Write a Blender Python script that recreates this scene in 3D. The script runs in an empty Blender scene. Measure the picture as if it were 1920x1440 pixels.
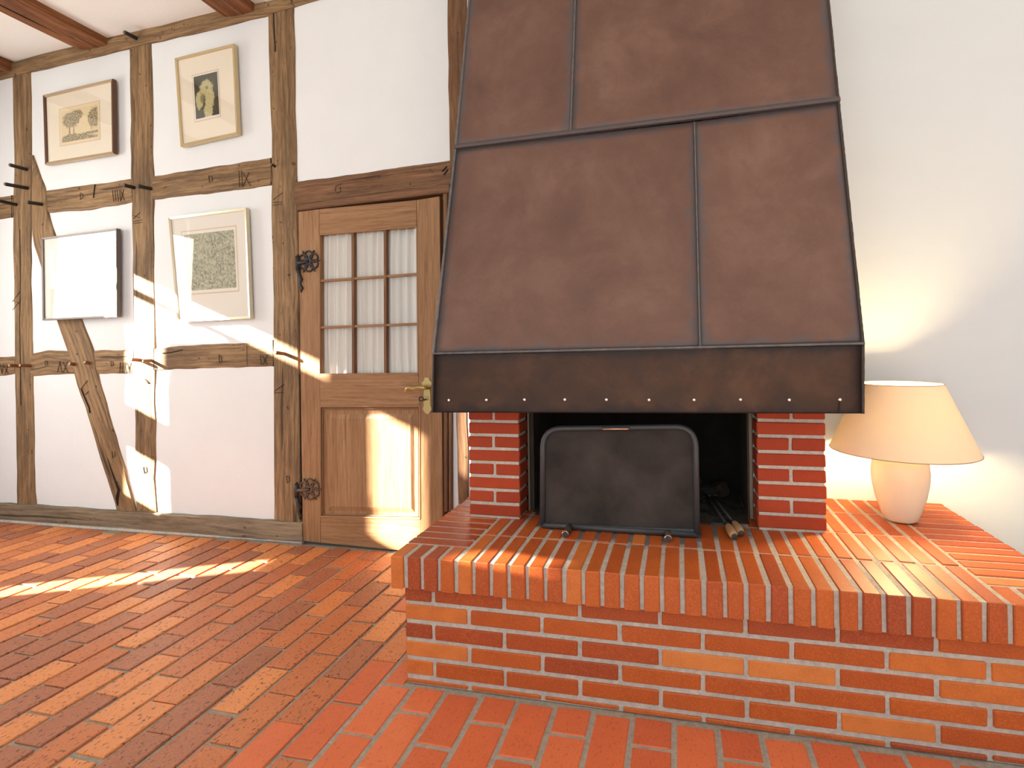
import bpy, bmesh, math, random
from mathutils import Vector, Matrix, noise
R_ = random.Random(7)
SC = bpy.context.scene
COL = SC.collection

# ------------------------------------------------------------------ camera, world, sun, area lights, exposure
F_PX, CX, CY = 997.62, 1048.43, 643.2
ROLL, YAW = -0.0148, 0.2184
CAM = Vector((0.9199, -1.6528, 1.1503))
def cam_axes():
    c, s = math.cos(YAW), math.sin(YAW)
    r = Vector((c, s, 0)); f = Vector((-s, c, 0)); u = Vector((0, 0, 1))
    c, s = math.cos(ROLL), math.sin(ROLL)
    return r*c + u*s, u*c - r*s, f
RT, UP, FW = cam_axes()
cd = bpy.data.cameras.new('camera'); cam = bpy.data.objects.new('camera', cd); COL.objects.link(cam)
cam.matrix_world = Matrix.Translation(CAM) @ Matrix((RT, UP, -FW)).transposed().to_4x4()
cd.sensor_width = 36; cd.lens = F_PX*36/1920
cd.shift_x = (960-CX)/1920; cd.shift_y = (CY-720)/1920
cd.clip_start = 0.05
SC.camera = cam
vs = SC.view_settings
vs.view_transform = 'Standard'; vs.look = 'None'; vs.gamma = 1; vs.use_curve_mapping = False
vs.exposure = 0.0
SC.cycles.use_denoising = True
SC.cycles.max_bounces = 10; SC.cycles.transparent_max_bounces = 12
SC.cycles.sample_clamp_indirect = 6
w = bpy.data.worlds.new('daylight'); SC.world = w; w.use_nodes = True
bg = w.node_tree.nodes['Background']; bg.inputs[0].default_value = (0.79, 0.92, 1.0, 1); bg.inputs[1].default_value = 0.92
SUN_DIR = Vector((0.9, 0.441, -0.378)).normalized()
sd = bpy.data.lights.new('sun', 'SUN'); sd.energy = 92; sd.angle = 0.014; sd.color = (1, 0.93, 0.8)
so = bpy.data.objects.new('sun', sd); COL.objects.link(so)
so.rotation_euler = SUN_DIR.to_track_quat('-Z', 'Y').to_euler(); so.location = (-5, -3, 4)
def area(name, loc, aim, sx, sy, e, color=(1, 1, 1)):
    d = bpy.data.lights.new(name, 'AREA'); d.shape = 'RECTANGLE'; d.size = sx; d.size_y = sy; d.energy = e; d.color = color
    o = bpy.data.objects.new(name, d); COL.objects.link(o); o.location = loc
    o.rotation_euler = (Vector(aim)-Vector(loc)).to_track_quat('-Z', 'Y').to_euler()
area('window_daylight', (-3.85, -0.2, 1.6), (0, -0.2, 1.3), 1.0, 1.3, 36, (1.0, 0.955, 0.89))
area('rear_fill_light', (0.2, -4.6, 1.7), (0.2, 1, 1.2), 3.6, 2.4, 58, (0.88, 0.95, 1.0))  # added fill light behind the camera; no door is built there

# ------------------------------------------------------------------ pixel helpers (a photo pixel -> point on a plane of the room)
def ray(u, v):
    return RT*((u-CX)/F_PX) - UP*((v-CY)/F_PX) + FW
def onY(u, v, y):
    d = ray(u, v); return CAM + d*((y-CAM.y)/d.y)
def onZ(u, v, z):
    d = ray(u, v); return CAM + d*((z-CAM.z)/d.z)
def onP(u, v, p0, n):
    d = ray(u, v); return CAM + d*((Vector(p0)-CAM).dot(n)/d.dot(n))
def proj(p):
    q = Vector(p)-CAM; z = q.dot(FW)
    if z < .02: return None
    return CX+F_PX*q.dot(RT)/z, CY-F_PX*q.dot(UP)/z

# ------------------------------------------------------------------ materials
def s2l(c):
    return tuple((x/12.92 if x <= .04045 else ((x+.055)/1.055)**2.4) for x in (v/255 for v in c))
class MT:
    def __init__(s, name):
        s.m = bpy.data.materials.new(name); s.m.use_nodes = True
        s.nt = s.m.node_tree; s.N = s.nt.nodes; s.b = s.N['Principled BSDF']; s.out = s.N['Material Output']
    def n(s, t, **kw):
        x = s.N.new(t)
        for k, v in kw.items():
            if k.startswith('i_'):
                key = k[2:]; x.inputs[int(key) if key.isdigit() else key.replace('_', ' ')].default_value = v
            else: setattr(x, k, v)
        return x
    def l(s, a, b): s.nt.links.new(a, b)
    def coord(s, kind='Object', scale=(1, 1, 1), rnd=False):
        t = s.n('ShaderNodeTexCoord'); mp = s.n('ShaderNodeMapping'); mp.inputs['Scale'].default_value = scale
        s.l(t.outputs[kind], mp.inputs[0])
        if rnd:
            oi = s.n('ShaderNodeObjectInfo'); mm = s.n('ShaderNodeMath', operation='MULTIPLY'); mm.inputs[1].default_value = 37
            s.l(oi.outputs['Random'], mm.inputs[0]); s.l(mm.outputs[0], mp.inputs['Location'])
        return mp.outputs[0]
    def noise(s, vec, scale, detail=3, rough=.55, dist=0):
        x = s.n('ShaderNodeTexNoise'); x.inputs['Scale'].default_value = scale; x.inputs['Detail'].default_value = detail
        x.inputs['Roughness'].default_value = rough; x.inputs['Distortion'].default_value = dist
        s.l(vec, x.inputs['Vector']); return x.outputs['Fac']
    def ramp(s, fac, stops, interp='LINEAR'):
        x = s.n('ShaderNodeValToRGB'); cr = x.color_ramp; cr.interpolation = interp
        while len(cr.elements) > 1: cr.elements.remove(cr.elements[-1])
        for i, (p, c) in enumerate(stops):
            e = cr.elements[0] if i == 0 else cr.elements.new(p)
            e.position = p; e.color = (*c, 1) if len(c) == 3 else c
        s.l(fac, x.inputs[0]); return x.outputs[0]
    def g(s, fac, a, b):   # grey ramp a->b as factor
        return s.ramp(fac, [(a, (0, 0, 0)), (b, (1, 1, 1))])
    def mix(s, fac, a, b, mode='MIX'):
        x = s.n('ShaderNodeMix', data_type='RGBA', blend_type=mode)
        for k, v in ((0, fac), (6, a), (7, b)):
            if hasattr(v, 'links'): s.l(v, x.inputs[k])
            elif k == 0: x.inputs[0].default_value = v
            else: x.inputs[k].default_value = (*v, 1)
        return x.outputs[2]
    def math(s, op, a, b=0):
        x = s.n('ShaderNodeMath', operation=op)
        for i, v in enumerate((a, b)):
            if hasattr(v, 'links'): s.l(v, x.inputs[i])
            else: x.inputs[i].default_value = v
        return x.outputs[0]
    def bump(s, h, strength=.3, dist=.01):
        x = s.n('ShaderNodeBump'); x.inputs['Strength'].default_value = strength; x.inputs['Distance'].default_value = dist
        s.l(h, x.inputs['Height']); s.l(x.outputs[0], s.b.inputs['Normal'])
    def set(s, color=None, rough=.6, metal=0, spec=.5):
        if color is not None:
            if hasattr(color, 'links'): s.l(color, s.b.inputs['Base Color'])
            else: s.b.inputs['Base Color'].default_value = (*color, 1)
        if hasattr(rough, 'links'): s.l(rough, s.b.inputs['Roughness'])
        else: s.b.inputs['Roughness'].default_value = rough
        s.b.inputs['Metallic'].default_value = metal; s.b.inputs['Specular IOR Level'].default_value = spec
        return s.m

def mat_wood(name, dark, mid, light, grain=1.0, rough=.7, stain=.5, spots=True, bump=.35):
    k = MT(name)
    v = k.coord('UV', (1.6, 42*grain, 1), rnd=True)
    g1 = k.noise(v, 1.6, 5, .62, .9)
    v2 = k.coord('UV', (1.2, 5, 1), rnd=True); g2 = k.noise(v2, 1.7, 3, .5, .4)
    c = k.ramp(g1, [(.28, dark), (.5, mid), (.72, light)])
    c = k.mix(k.math('MULTIPLY', k.g(g2, .42, .72), stain), c, dark)
    ff = k.noise(k.coord('UV', (14, 150, 1), rnd=True), 1.0, 3, .65); c = k.mix(k.math('MULTIPLY', k.g(ff, .5, .75), .38), c, tuple(x*.6 for x in dark)); c = k.mix(k.math('MULTIPLY', k.g(ff, .45, .28), .3), c, light)
    h = g1
    if spots:
        v3 = k.coord('UV', (26, 40, 1), rnd=True); sp = k.noise(v3, 1.0, 2, .5)
        f = k.ramp(sp, [(.69, (0, 0, 0)), (.74, (1, 1, 1))])
        c = k.mix(k.math('MULTIPLY', f, .75), c, tuple(x*.22 for x in dark))
        v4 = k.coord('UV', (.9, 34, 1), rnd=True); cr = k.noise(v4, 1.1, 2, .4, .25)
        f2 = k.ramp(cr, [(.675, (0, 0, 0)), (.70, (1, 1, 1))])
        c = k.mix(k.math('MULTIPLY', f2, .7), c, tuple(x*.2 for x in dark))
        h = k.math('SUBTRACT', g1, k.math('MULTIPLY', f2, .8))
    k.bump(h, bump, .004)
    return k.set(c, rough, spec=.3)
def mat_plaster(name, col, amp=.25, streak=(1, 1, 1)):
    k = MT(name); v = k.coord('Object', streak)
    a = k.noise(v, 5, 4, .6); b = k.noise(v, 42, 4, .6)
    c = k.mix(k.math('MULTIPLY', k.g(a, .35, .75), .35), col, tuple(x*.93 for x in col))
    k.bump(k.math('ADD', a, k.math('MULTIPLY', b, .22)), amp, .012)
    return k.set(c, .9, spec=.15)
def mat_brick(name, stops, speck=0, rough=.6, streak=.25, spec=.35):
    k = MT(name)
    oi = k.n('ShaderNodeObjectInfo'); c = k.ramp(oi.outputs['Random'], stops)
    v = k.coord('Object', (1, 1, 1), rnd=True)
    n1 = k.noise(v, 16, 4, .6); n2 = k.noise(v, 220, 2, .6)
    c = k.mix(k.math('MULTIPLY', k.g(n1, .4, .8), streak), c, tuple(x*.7 for x in stops[0][1]))
    c = k.mix(k.math('MULTIPLY', k.g(n2, .45, .8), .25), c, tuple(min(1, x*1.5) for x in stops[-1][1]))
    if speck:
        n3 = k.noise(k.coord('Object', (1, .45, 1), rnd=True), 150, 2, .5)
        f = k.ramp(n3, [(.61, (0, 0, 0)), (.66, (1, 1, 1))])
        c = k.mix(k.math('MULTIPLY', f, speck), c, (.028, .012, .008))
    k.bump(k.math('ADD', n1, k.math('MULTIPLY', n2, .4)), .22, .003)
    return k.set(c, rough, spec=spec)
def mat_mortar(name, col, soot=False):
    k = MT(name); v = k.coord('Object'); a = k.noise(v, 60, 4, .7); b = k.noise(v, 8, 2)
    c = k.mix(k.g(a, .3, .75), tuple(x*.62 for x in col), col); c = k.mix(k.math('MULTIPLY', k.g(b, .4, .7), .35), c, tuple(x*.6 for x in col))
    if soot:     # smoke-stained joints round the fireplace opening
        mp = k.n('ShaderNodeMapping'); mp.inputs['Location'].default_value = (-.75/.62, -.50/.40, 0); mp.inputs['Scale'].default_value = (1/.62, 1/.40, 0)
        k.l(v, mp.inputs[0]); ln = k.n('ShaderNodeVectorMath', operation='LENGTH'); k.l(mp.outputs[0], ln.inputs[0])
        sp_ = k.n('ShaderNodeSeparateXYZ'); k.l(v, sp_.inputs[0])
        f = k.math('MULTIPLY', k.ramp(k.math('ADD', ln.outputs['Value'], k.math('MULTIPLY', b, .5)), [(.9, (1, 1, 1)), (1.0, (0, 0, 0))]), k.math('GREATER_THAN', sp_.outputs[2], .43))
        c = k.mix(k.math('MULTIPLY', f, .8), c, (.07, .07, .08))
    k.bump(a, .5, .004); return k.set(c, .95, spec=.1)
def mat_plain(name, col, rough=.5, metal=0, var=.15, scale=30, spec=.5, bump=0):
    k = MT(name); a = k.noise(k.coord('Object'), scale, 4, .6)
    c = k.mix(k.math('MULTIPLY', k.g(a, .3, .75), var*2), col, tuple(x*(1-var*2) for x in col))
    if bump: k.bump(a, bump, .002)
    return k.set(c, rough, metal, spec)

M = {}
M['plaster'] = mat_plaster('lime_plaster', (.80, .82, .83), .3)
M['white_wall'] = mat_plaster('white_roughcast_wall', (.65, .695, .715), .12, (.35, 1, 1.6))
M['ceiling'] = mat_plaster('ceiling_plaster', (.88, .88, .86), .3)
M['oak'] = mat_wood('weathered_oak', (.088, .053, .028), (.258, .154, .073), (.43, .275, .142), stain=.65)
M['oak_grey'] = mat_wood('grey_oak_sill', (.10, .075, .05), (.25, .19, .125), (.36, .28, .19), .7)
M['oak_red'] = mat_wood('reddish_oak', (.085, .038, .018), (.21, .105, .05), (.30, .165, .085))
M['beam'] = mat_wood('stained_beam', (.05, .018, .008), (.23, .085, .03), (.40, .18, .06), .6)
M['door'] = mat_wood('honey_door_oak', (.205, .100, .044), (.325, .172, .080), (.41, .235, .118), .9, .5, .35, False, .15)
M['casing'] = mat_wood('brown_casing', (.11, .048, .022), (.20, .095, .045), (.27, .14, .07), 1, .5, .3, False, .15)
M['groove'] = mat_plain('carved_groove', (.03, .018, .01), .9)
M['crack'] = mat_plain('timber_crack', (.02, .012, .008), .95)
M['peg_dark'] = mat_plain('dark_peg_wood', (.022, .017, .013), .55)
M['peg_tip'] = mat_plain('peg_end_grain', (.12, .10, .08), .7)
M['peg_brown'] = mat_plain('brown_peg_wood', (.20, .07, .022), .55)
M['peg_brown_tip'] = mat_plain('pale_peg_end', (.50, .33, .2), .7)
FB = [(0, s2l((158, 98, 72))), (.28, s2l((168, 104, 76))), (.31, s2l((184, 106, 68))), (.6, s2l((196, 118, 72))), (.65, s2l((214, 134, 80))), (1, s2l((220, 142, 86)))]
M['floor_mixed'] = mat_brick('speckled_floor_clinker', FB, .75, .5, .22)
FR = [(0, s2l((196, 98, 62))), (.4, s2l((204, 104, 65))), (.7, s2l((210, 109, 67))), (1, s2l((215, 117, 74)))]
M['floor_red'] = mat_brick('red_floor_clinker', FR, .22, .5, .2)
HB = [(0, s2l((146, 62, 34))), (.2, s2l((158, 67, 32))), (.35, s2l((172, 79, 32))), (.91, s2l((184, 90, 35))), (.94, s2l((198, 108, 48))), (1, s2l((208, 126, 64)))]
M['hearth_brick'] = mat_brick('orange_hearth_brick', HB, .06, .5, .3, .4)
PB = [(0, s2l((156, 60, 36))), (1, s2l((170, 68, 38)))]
M['pier_brick'] = mat_brick('red_pier_brick', PB, .05, .7, .25, .2)
M['soot_brick'] = mat_brick('sooty_brick', [(0, (.10, .035, .02)), (1, (.16, .055, .03))], .2, .9, .7, .1)
M['mortar'] = mat_mortar('grey_mortar', (.60, .54, .47))
M['mortar_pale'] = mat_mortar('pale_mortar', (.64, .57, .49))
M['mortar_soot'] = mat_mortar('hearth_mortar', (.60, .54, .47), True)
M['floor_mortar'] = mat_mortar('floor_grout', (.46, .41, .34))
M['green_tile'] = mat_plain('grey_green_stone', (.22, .22, .16), .6)
M['iron'] = mat_plain('wrought_iron', (.045, .042, .045), .5, .4, .2, 60, bump=.3)
M['iron_brown'] = mat_plain('rusty_wrought_iron', (.14, .085, .055), .55, .3, .25, 60, bump=.3)
M['brass'] = mat_plain('aged_brass', (.52, .40, .17), .35, .85, .1, 40)
M['key'] = mat_plain('dark_key', (.05, .045, .04), .4, .8)
M['copper'] = mat_plain('bright_copper', (.75, .42, .30), .3, .9, .05)
M['rivet'] = mat_plain('polished_rivet', (.85, .72, .66), .3, .8, .05)
M['screen_frame'] = mat_plain('black_screen_frame', (.052, .052, .055), .5, .2, .1, 40)
M['wood_handle'] = mat_plain('turned_wood_handle', (.44, .25, .12), .5, 0, .15, 25)
M['soot'] = mat_plain('soot_black', (.018, .015, .013), .95, 0, .3, 14, .1)
M['fire_steel'] = mat_plain('brown_fire_steel', (.075, .058, .043), .8, .2, .3, 10, .2)
M['angle_iron'] = mat_plain('pale_angle_iron', (.26, .20, .14), .6, .4, .2, 20)
M['ash'] = mat_plain('ash', (.07, .06, .05), 1, 0, .45, 30, .1, .8)
M['ember'] = mat_plain('charred_log', (.05, .035, .022), .95, 0, .4, 40, .1, .8)
M['gold'] = mat_plain('pale_gold_frame', (.62, .50, .29), .38, .55, .06, 30)
M['champagne'] = mat_plain('champagne_frame', (.66, .58, .42), .33, .6, .06, 30)
M['walnut'] = mat_plain('walnut_frame', (.12, .055, .025), .45, 0, .2, 40)
M['bronze'] = mat_plain('bronze_inner_slip', (.55, .42, .27), .4, .5, .05, 30)
M['steel_frame'] = mat_plain('grey_metal_frame', (.14, .12, .11), .4, .6, .05, 30)
M['paper'] = mat_plain('mat_board', (.80, .76, .68), .85, 0, .02, 20)
M['paper_warm'] = mat_plain('warm_slip_paper', (.70, .54, .38), .85, 0, .02, 20)
M['backing'] = mat_plain('dark_backing', (.03, .025, .02), .9)
M['shade_trim'] = mat_plain('shade_edge_wire', (.32, .17, .08), .6)
M['ceramic'] = mat_plain('cream_glazed_ceramic', (.86, .70, .50), .25, 0, .02, 10)
M['bark'] = mat_plain('chip_of_bark', (.10, .055, .03), .9)

def copper_mat(name, base, lightc, darkc, patina, rough=.5):
    k = MT(name); v = k.coord('Object', (1, 1, 1), rnd=True)
    a = k.noise(v, 3.2, 5, .62, .5); b = k.noise(v, 11, 4, .65, .4); d = k.noise(v, 160, 2, .6)
    c = k.ramp(a, [(.3, darkc), (.52, base), (.74, lightc)])
    c = k.mix(k.math('MULTIPLY', k.g(b, .5, .78), .35), c, lightc)
    c = k.mix(k.math('MULTIPLY', k.g(b, .5, .25), .45), c, darkc)
    c = k.mix(k.math('MULTIPLY', k.g(d, .5, .85), .25), c, lightc)
    e = k.n('ShaderNodeAttribute', attribute_name='edge').outputs['Fac']
    q = k.noise(v, 16, 4, .6)
    f = k.math('SUBTRACT', e, k.math('MULTIPLY', k.math('SUBTRACT', q, .5), .09))
    f1 = k.ramp(f, [(.006, (1, 1, 1)), (.034, (0, 0, 0))])
    c = k.mix(k.math('MULTIPLY', f1, .9), c, patina)
    f2 = k.ramp(f, [(.0, (1, 1, 1)), (.11, (0, 0, 0))])
    c = k.mix(k.math('MULTIPLY', f2, .35), c, darkc)
    k.bump(k.math('ADD', a, k.math('MULTIPLY', d, .08)), .12, .006)
    return k.set(c, k.math('ADD', .45, k.math('MULTIPLY', b, .25)), .2, .3)
M['hood'] = copper_mat('patinated_copper', (.150, .082, .060), (.200, .118, .090), (.108, .058, .044), (.085, .092, .105))
M['band'] = copper_mat('dark_copper_band', (.056, .027, .016), (.105, .052, .027), (.026, .015, .012), (.018, .014, .015))
M['seam'] = mat_plain('blue_grey_patina_seam', (.15, .145, .145), .55, .25, .3, 45, .4, .4)
M['seam_dark'] = mat_plain('dark_welded_edge', (.06, .045, .038), .6, .25, .3, 90, .4, .6)

def mat_glass(name, gloss=.02):
    k = MT(name); t = k.n('ShaderNodeBsdfTransparent'); g = k.n('ShaderNodeBsdfGlossy'); g.inputs['Roughness'].default_value = gloss
    fr = k.n('ShaderNodeFresnel'); ge = k.n('ShaderNodeNewGeometry'); k.l(k.math('SUBTRACT', 1.5, k.math('MULTIPLY', ge.outputs['Backfacing'], .8333)), fr.inputs[0]); mx = k.n('ShaderNodeMixShader')
    k.l(fr.outputs[0], mx.inputs[0]); k.l(t.outputs[0], mx.inputs[1]); k.l(g.outputs[0], mx.inputs[2]); k.l(mx.outputs[0], k.out.inputs[0])
    return k.m
M['glass'] = mat_glass('picture_glass'); M['pane_glass'] = mat_glass('door_pane_glass', .04)
def mat_cloth(name, col, trans, tcol=None, fac=.35):
    k = MT(name); d = k.n('ShaderNodeBsdfDiffuse'); t = k.n('ShaderNodeBsdfTranslucent'); mx = k.n('ShaderNodeMixShader'); mx.inputs[0].default_value = fac
    a = k.noise(k.coord('Object', (1, 1, 1)), 300, 2, .6)
    c = k.mix(k.math('MULTIPLY', k.g(a, .35, .75), .12), col, tuple(x*.8 for x in col))
    k.l(c, d.inputs[0]); t.inputs[0].default_value = (*trans, 1)
    k.l(d.outputs[0], mx.inputs[1]); k.l(t.outputs[0], mx.inputs[2]); k.l(mx.outputs[0], k.out.inputs[0]); return k.m
M['curtain'] = mat_cloth('cream_voile', (.83, .80, .75), (.7, .68, .64), fac=.1)
M['shade'] = mat_cloth('peach_lampshade', (.86, .67, .48), (1, .62, .25), fac=.017)
M['blind'] = mat_cloth('white_mask_blind', (.9, .9, .88), (.75, .74, .72), fac=.55)
def mat_emit(name, col, st):
    k = MT(name); e = k.n('ShaderNodeEmission'); e.inputs[0].default_value = (*col, 1); e.inputs[1].default_value = st
    k.l(e.outputs[0], k.out.inputs[0]); return k.m
M['bulb'] = mat_emit('lit_bulb', (1, .74, .37), 265)
def mat_mesh():
    k = MT('fire_screen_gauze'); v = k.coord('Object'); a = k.noise(v, 7, 4, .6)
    wv = k.noise(v, 700, 1, .4)
    c = k.ramp(a, [(.3, (.024, .019, .017)), (.7, (.058, .045, .040))]); k.bump(wv, .4, .001)
    return k.set(c, .75, .1, .2)
M['gauze'] = mat_mesh()

# prints: flat etchings drawn in the shader (UV 0..1)
def uvxy(k):
    t = k.n('ShaderNodeTexCoord'); s = k.n('ShaderNodeSeparateXYZ'); k.l(t.outputs['UV'], s.inputs[0]); return t.outputs['UV'], s.outputs[0], s.outputs[1]
def blob(k, uv, x, y, sx, sy, wob, soft=.18):
    mp = k.n('ShaderNodeMapping'); mp.inputs['Location'].default_value = (-x/sx, -y/sy, 0); mp.inputs['Scale'].default_value = (1/sx, 1/sy, 1)
    k.l(uv, mp.inputs[0]); ln = k.n('ShaderNodeVectorMath', operation='LENGTH'); k.l(mp.outputs[0], ln.inputs[0])
    d = k.math('ADD', ln.outputs['Value'], k.math('MULTIPLY', k.math('SUBTRACT', wob, .5), 1.5))
    return k.ramp(d, [(1-soft, (1, 1, 1)), (1, (0, 0, 0))])
def vmax(k, *fs):
    f = fs[0]
    for x in fs[1:]: f = k.math('MAXIMUM', f, x)
    return f
def print_trees():
    k = MT('etching_of_trees'); uv, x, y = uvxy(k)
    n1 = k.noise(uv, 11, 6, .78); n2 = k.noise(uv, 30, 4, .7)
    crowns = vmax(k, blob(k, uv, .27, .68, .27, .27, n1), blob(k, uv, .42, .80, .2, .17, n1), blob(k, uv, .92, .62, .2, .33, n1))
    trunks = vmax(k, blob(k, uv, .22, .30, .03, .3, n2, .4), blob(k, uv, .34, .32, .025, .28, n2, .4), blob(k, uv, .82, .40, .02, .2, n2, .4))
    ground = blob(k, uv, .3, .02, .75, .15, n1); bush = blob(k, uv, .25, .12, .26, .13, n1); far = blob(k, uv, .78, .17, .4, .05, n1)
    f = k.math('MULTIPLY', vmax(k, crowns, trunks, ground, bush, far), k.math('ADD', .2, k.math('MULTIPLY', k.g(n2, .4, .6), .75)))
    return k.set(k.mix(f, s2l((226, 208, 168)), s2l((74, 66, 50))), .85)
def print_arch():
    k = MT('dark_print_of_arch'); uv, x, y = uvxy(k)
    n1 = k.noise(uv, 8, 6, .78); n2 = k.noise(uv, 24, 4, .7)
    lightm = vmax(k, blob(k, uv, .5, .66, .3, .22, n1), blob(k, uv, .62, .42, .22, .28, n1), blob(k, uv, .55, .14, .2, .22, n1), blob(k, uv, .2, .42, .18, .22, n1))
    hole = blob(k, uv, .34, .45, .14, .14, n2, .4); hole2 = blob(k, uv, .53, .68, .07, .05, n2, .4)
    c = k.mix(lightm, s2l((70, 72, 54)), s2l((196, 186, 138))); c = k.mix(k.math('MULTIPLY', vmax(k, hole, hole2), .7), c, s2l((96, 94, 64)))
    c = k.mix(k.math('MULTIPLY', k.g(n2, .5, .7), .5), c, s2l((66, 68, 54)))
    return k.set(c, .85)
def print_mottle(name, a, b):
    k = MT(name); uv, x, y = uvxy(k); n1 = k.noise(uv, 22, 5, .72, .8); n2 = k.noise(uv, 4, 3, .6)
    c = k.mix(k.g(n1, .40, .60), b, a); c = k.mix(k.math('MULTIPLY', k.g(n2, .4, .7), .5), c, a)
    return k.set(c, .85)
M['print_trees'] = print_trees(); M['print_arch'] = print_arch()
M['print_green'] = print_mottle('grey_green_etching', s2l((196, 194, 168)), s2l((112, 114, 94)))
M['print_grey'] = print_mottle('pale_grey_etching', s2l((205, 200, 190)), s2l((150, 146, 136)))

# ------------------------------------------------------------------ object helpers
def link(o, parent=None):
    COL.objects.link(o)
    if parent is not None: o.parent = parent
    return o
def mesh_obj(name, verts, faces, mat, parent=None, uvs=None, smooth=False):
    me = bpy.data.meshes.new(name); me.from_pydata([tuple(v) for v in verts], [], faces)
    if uvs:
        ul = me.uv_layers.new(name='UVMap')
        for p in me.polygons:
            for li in p.loop_indices: ul.data[li].uv = uvs[me.loops[li].vertex_index]
    if smooth:
        for p in me.polygons: p.use_smooth = True
    me.materials.append(M[mat] if isinstance(mat, str) else mat); me.update()
    if len(faces) == 6 and len(verts) == 8:
        b = bmesh.new(); b.from_mesh(me); bmesh.ops.recalc_face_normals(b, faces=b.faces); b.to_mesh(me); b.free()
    return link(bpy.data.objects.new(name, me), parent)
def bm_obj(name, bm, mat, parent=None, smooth=False):
    me = bpy.data.meshes.new(name); bmesh.ops.recalc_face_normals(bm, faces=bm.faces); bm.to_mesh(me); bm.free()
    if smooth:
        for p in me.polygons: p.use_smooth = True
    me.materials.append(M[mat] if isinstance(mat, str) else mat)
    return link(bpy.data.objects.new(name, me), parent)
def thing(name, label, cat, loc=(0, 0, 0), group=None):
    o = bpy.data.objects.new(name, None); COL.objects.link(o); o.location = loc; o.empty_display_size = .05
    o['label'] = label; o['category'] = cat
    if group: o['group'] = group
    o.matrix_world = Matrix.Translation(loc)
    return o
def struct(o):
    o['kind'] = 'structure'; return o
def keep(o):     # parented pieces are modelled in room coordinates: cancel the parent's offset
    if o.parent is not None:
        p = o.parent; off = Vector(p.location)
        while p.parent is not None: p = p.parent; off += Vector(p.location)
        o.location = Vector(o.location)-off
    return o
def add_box(bm, a, b, bev=0):
    a, b = Vector(a), Vector(b); c = (a+b)/2; s = b-a
    r = bmesh.ops.create_cube(bm, size=1); vs = r['verts']
    for v in vs: v.co = Vector((v.co.x*s.x, v.co.y*s.y, v.co.z*s.z))+c
    if bev:
        es = list({e for v in vs for e in v.link_edges}); bmesh.ops.bevel(bm, geom=es, offset=bev, segments=1, affect='EDGES')
def add_hexa(bm, q1, q2, bev=0):      # two quads (front, back), same order
    vs = [bm.verts.new(tuple(p)) for p in list(q1)+list(q2)]
    fs = [bm.faces.new([vs[i] for i in f]) for f in ((0, 1, 2, 3), (7, 6, 5, 4), (0, 4, 5, 1), (1, 5, 6, 2), (2, 6, 7, 3), (3, 7, 4, 0))]
    if bev: bmesh.ops.bevel(bm, geom=list({e for f in fs for e in f.edges}), offset=bev, segments=2, affect='EDGES')
def add_tube(bm, pts, rad, n=8, cap=True, closed=False):
    pts = [Vector(p) for p in pts]; rads = rad if isinstance(rad, (list, tuple)) else [rad]*len(pts)
    rings = []; prev = None
    L = len(pts)
    for i, p in enumerate(pts):
        if closed: t = pts[(i+1) % L]-pts[i-1]
        else: t = pts[min(i+1, L-1)]-pts[max(i-1, 0)]
        t.normalize()
        if prev is None:
            a = Vector((0, 0, 1)) if abs(t.z) < .9 else Vector((1, 0, 0)); x = t.cross(a).normalized()
        else: x = (prev-t*prev.dot(t)).normalized()
        prev = x; y = t.cross(x)
        rings.append([bm.verts.new(p+(x*math.cos(2*math.pi*j/n)+y*math.sin(2*math.pi*j/n))*rads[i]) for j in range(n)])
    for i in range(L if closed else L-1):
        A, B = rings[i], rings[(i+1) % L]
        for j in range(n): bm.faces.new((A[j], A[(j+1) % n], B[(j+1) % n], B[j]))
    if cap and not closed: bm.faces.new(rings[0][::-1]); bm.faces.new(rings[-1])
def add_lathe(bm, prof, c=(0, 0, 0), n=48):
    rings = []
    for r, z in prof: rings.append([bm.verts.new((c[0]+r*math.cos(2*math.pi*j/n), c[1]+r*math.sin(2*math.pi*j/n), c[2]+z)) for j in range(n)])
    for A, B in zip(rings, rings[1:]):
        for j in range(n): bm.faces.new((A[j], A[(j+1) % n], B[(j+1) % n], B[j]))
    return rings
def resample(poly, n):
    P = [Vector((x, y)) for x, y in poly]; d = [0]
    for a, b in zip(P, P[1:]): d.append(d[-1]+(b-a).length)
    out = []
    for i in range(n):
        t = d[-1]*i/(n-1); j = 0
        while j < len(d)-2 and d[j+1] < t: j += 1
        f = (t-d[j])/max(1e-9, d[j+1]-d[j]); out.append(P[j].lerp(P[j+1], f))
    return out

# ------------------------------------------------------------------ the room shell
YW = 1.065        # front of the timber frame
YC = 0.909        # white chimney wall
X_LEFT = -4.0
def ceil_z(x): return 3.2+min(0, x+1.6)*.052
wall = struct(mesh_obj('wall_back', [(-4.0, 1.12, 0), (.6, 1.12, 0), (.6, 1.12, 3.3), (-4.0, 1.12, 3.3)], [(0, 1, 2, 3)], 'plaster'))
wr = bmesh.new(); add_box(wr, (.36, YC, 0), (4.2, YC+.25, 3.25)); wall_r = struct(bm_obj('wall_right', wr, 'white_wall'))
ce = [(-4.1, -4.7), (-1.6, -4.7), (4.2, -4.7), (4.2, 1.2), (-1.6, 1.2), (-4.1, 1.2)]
cv = [(x, y, ceil_z(x)) for x, y in ce]+[(x, y, ceil_z(x)+.12) for x, y in ce]
ceiling = struct(mesh_obj('ceiling', cv, [(0, 1, 4, 5), (1, 2, 3, 4), (11, 10, 7, 6), (10, 9, 8, 7), (0, 6, 7, 1), (1, 7, 8, 2), (2, 8, 9, 3), (3, 9, 10, 4), (4, 10, 11, 5), (5, 11, 6, 0)], 'ceiling'))

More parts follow.
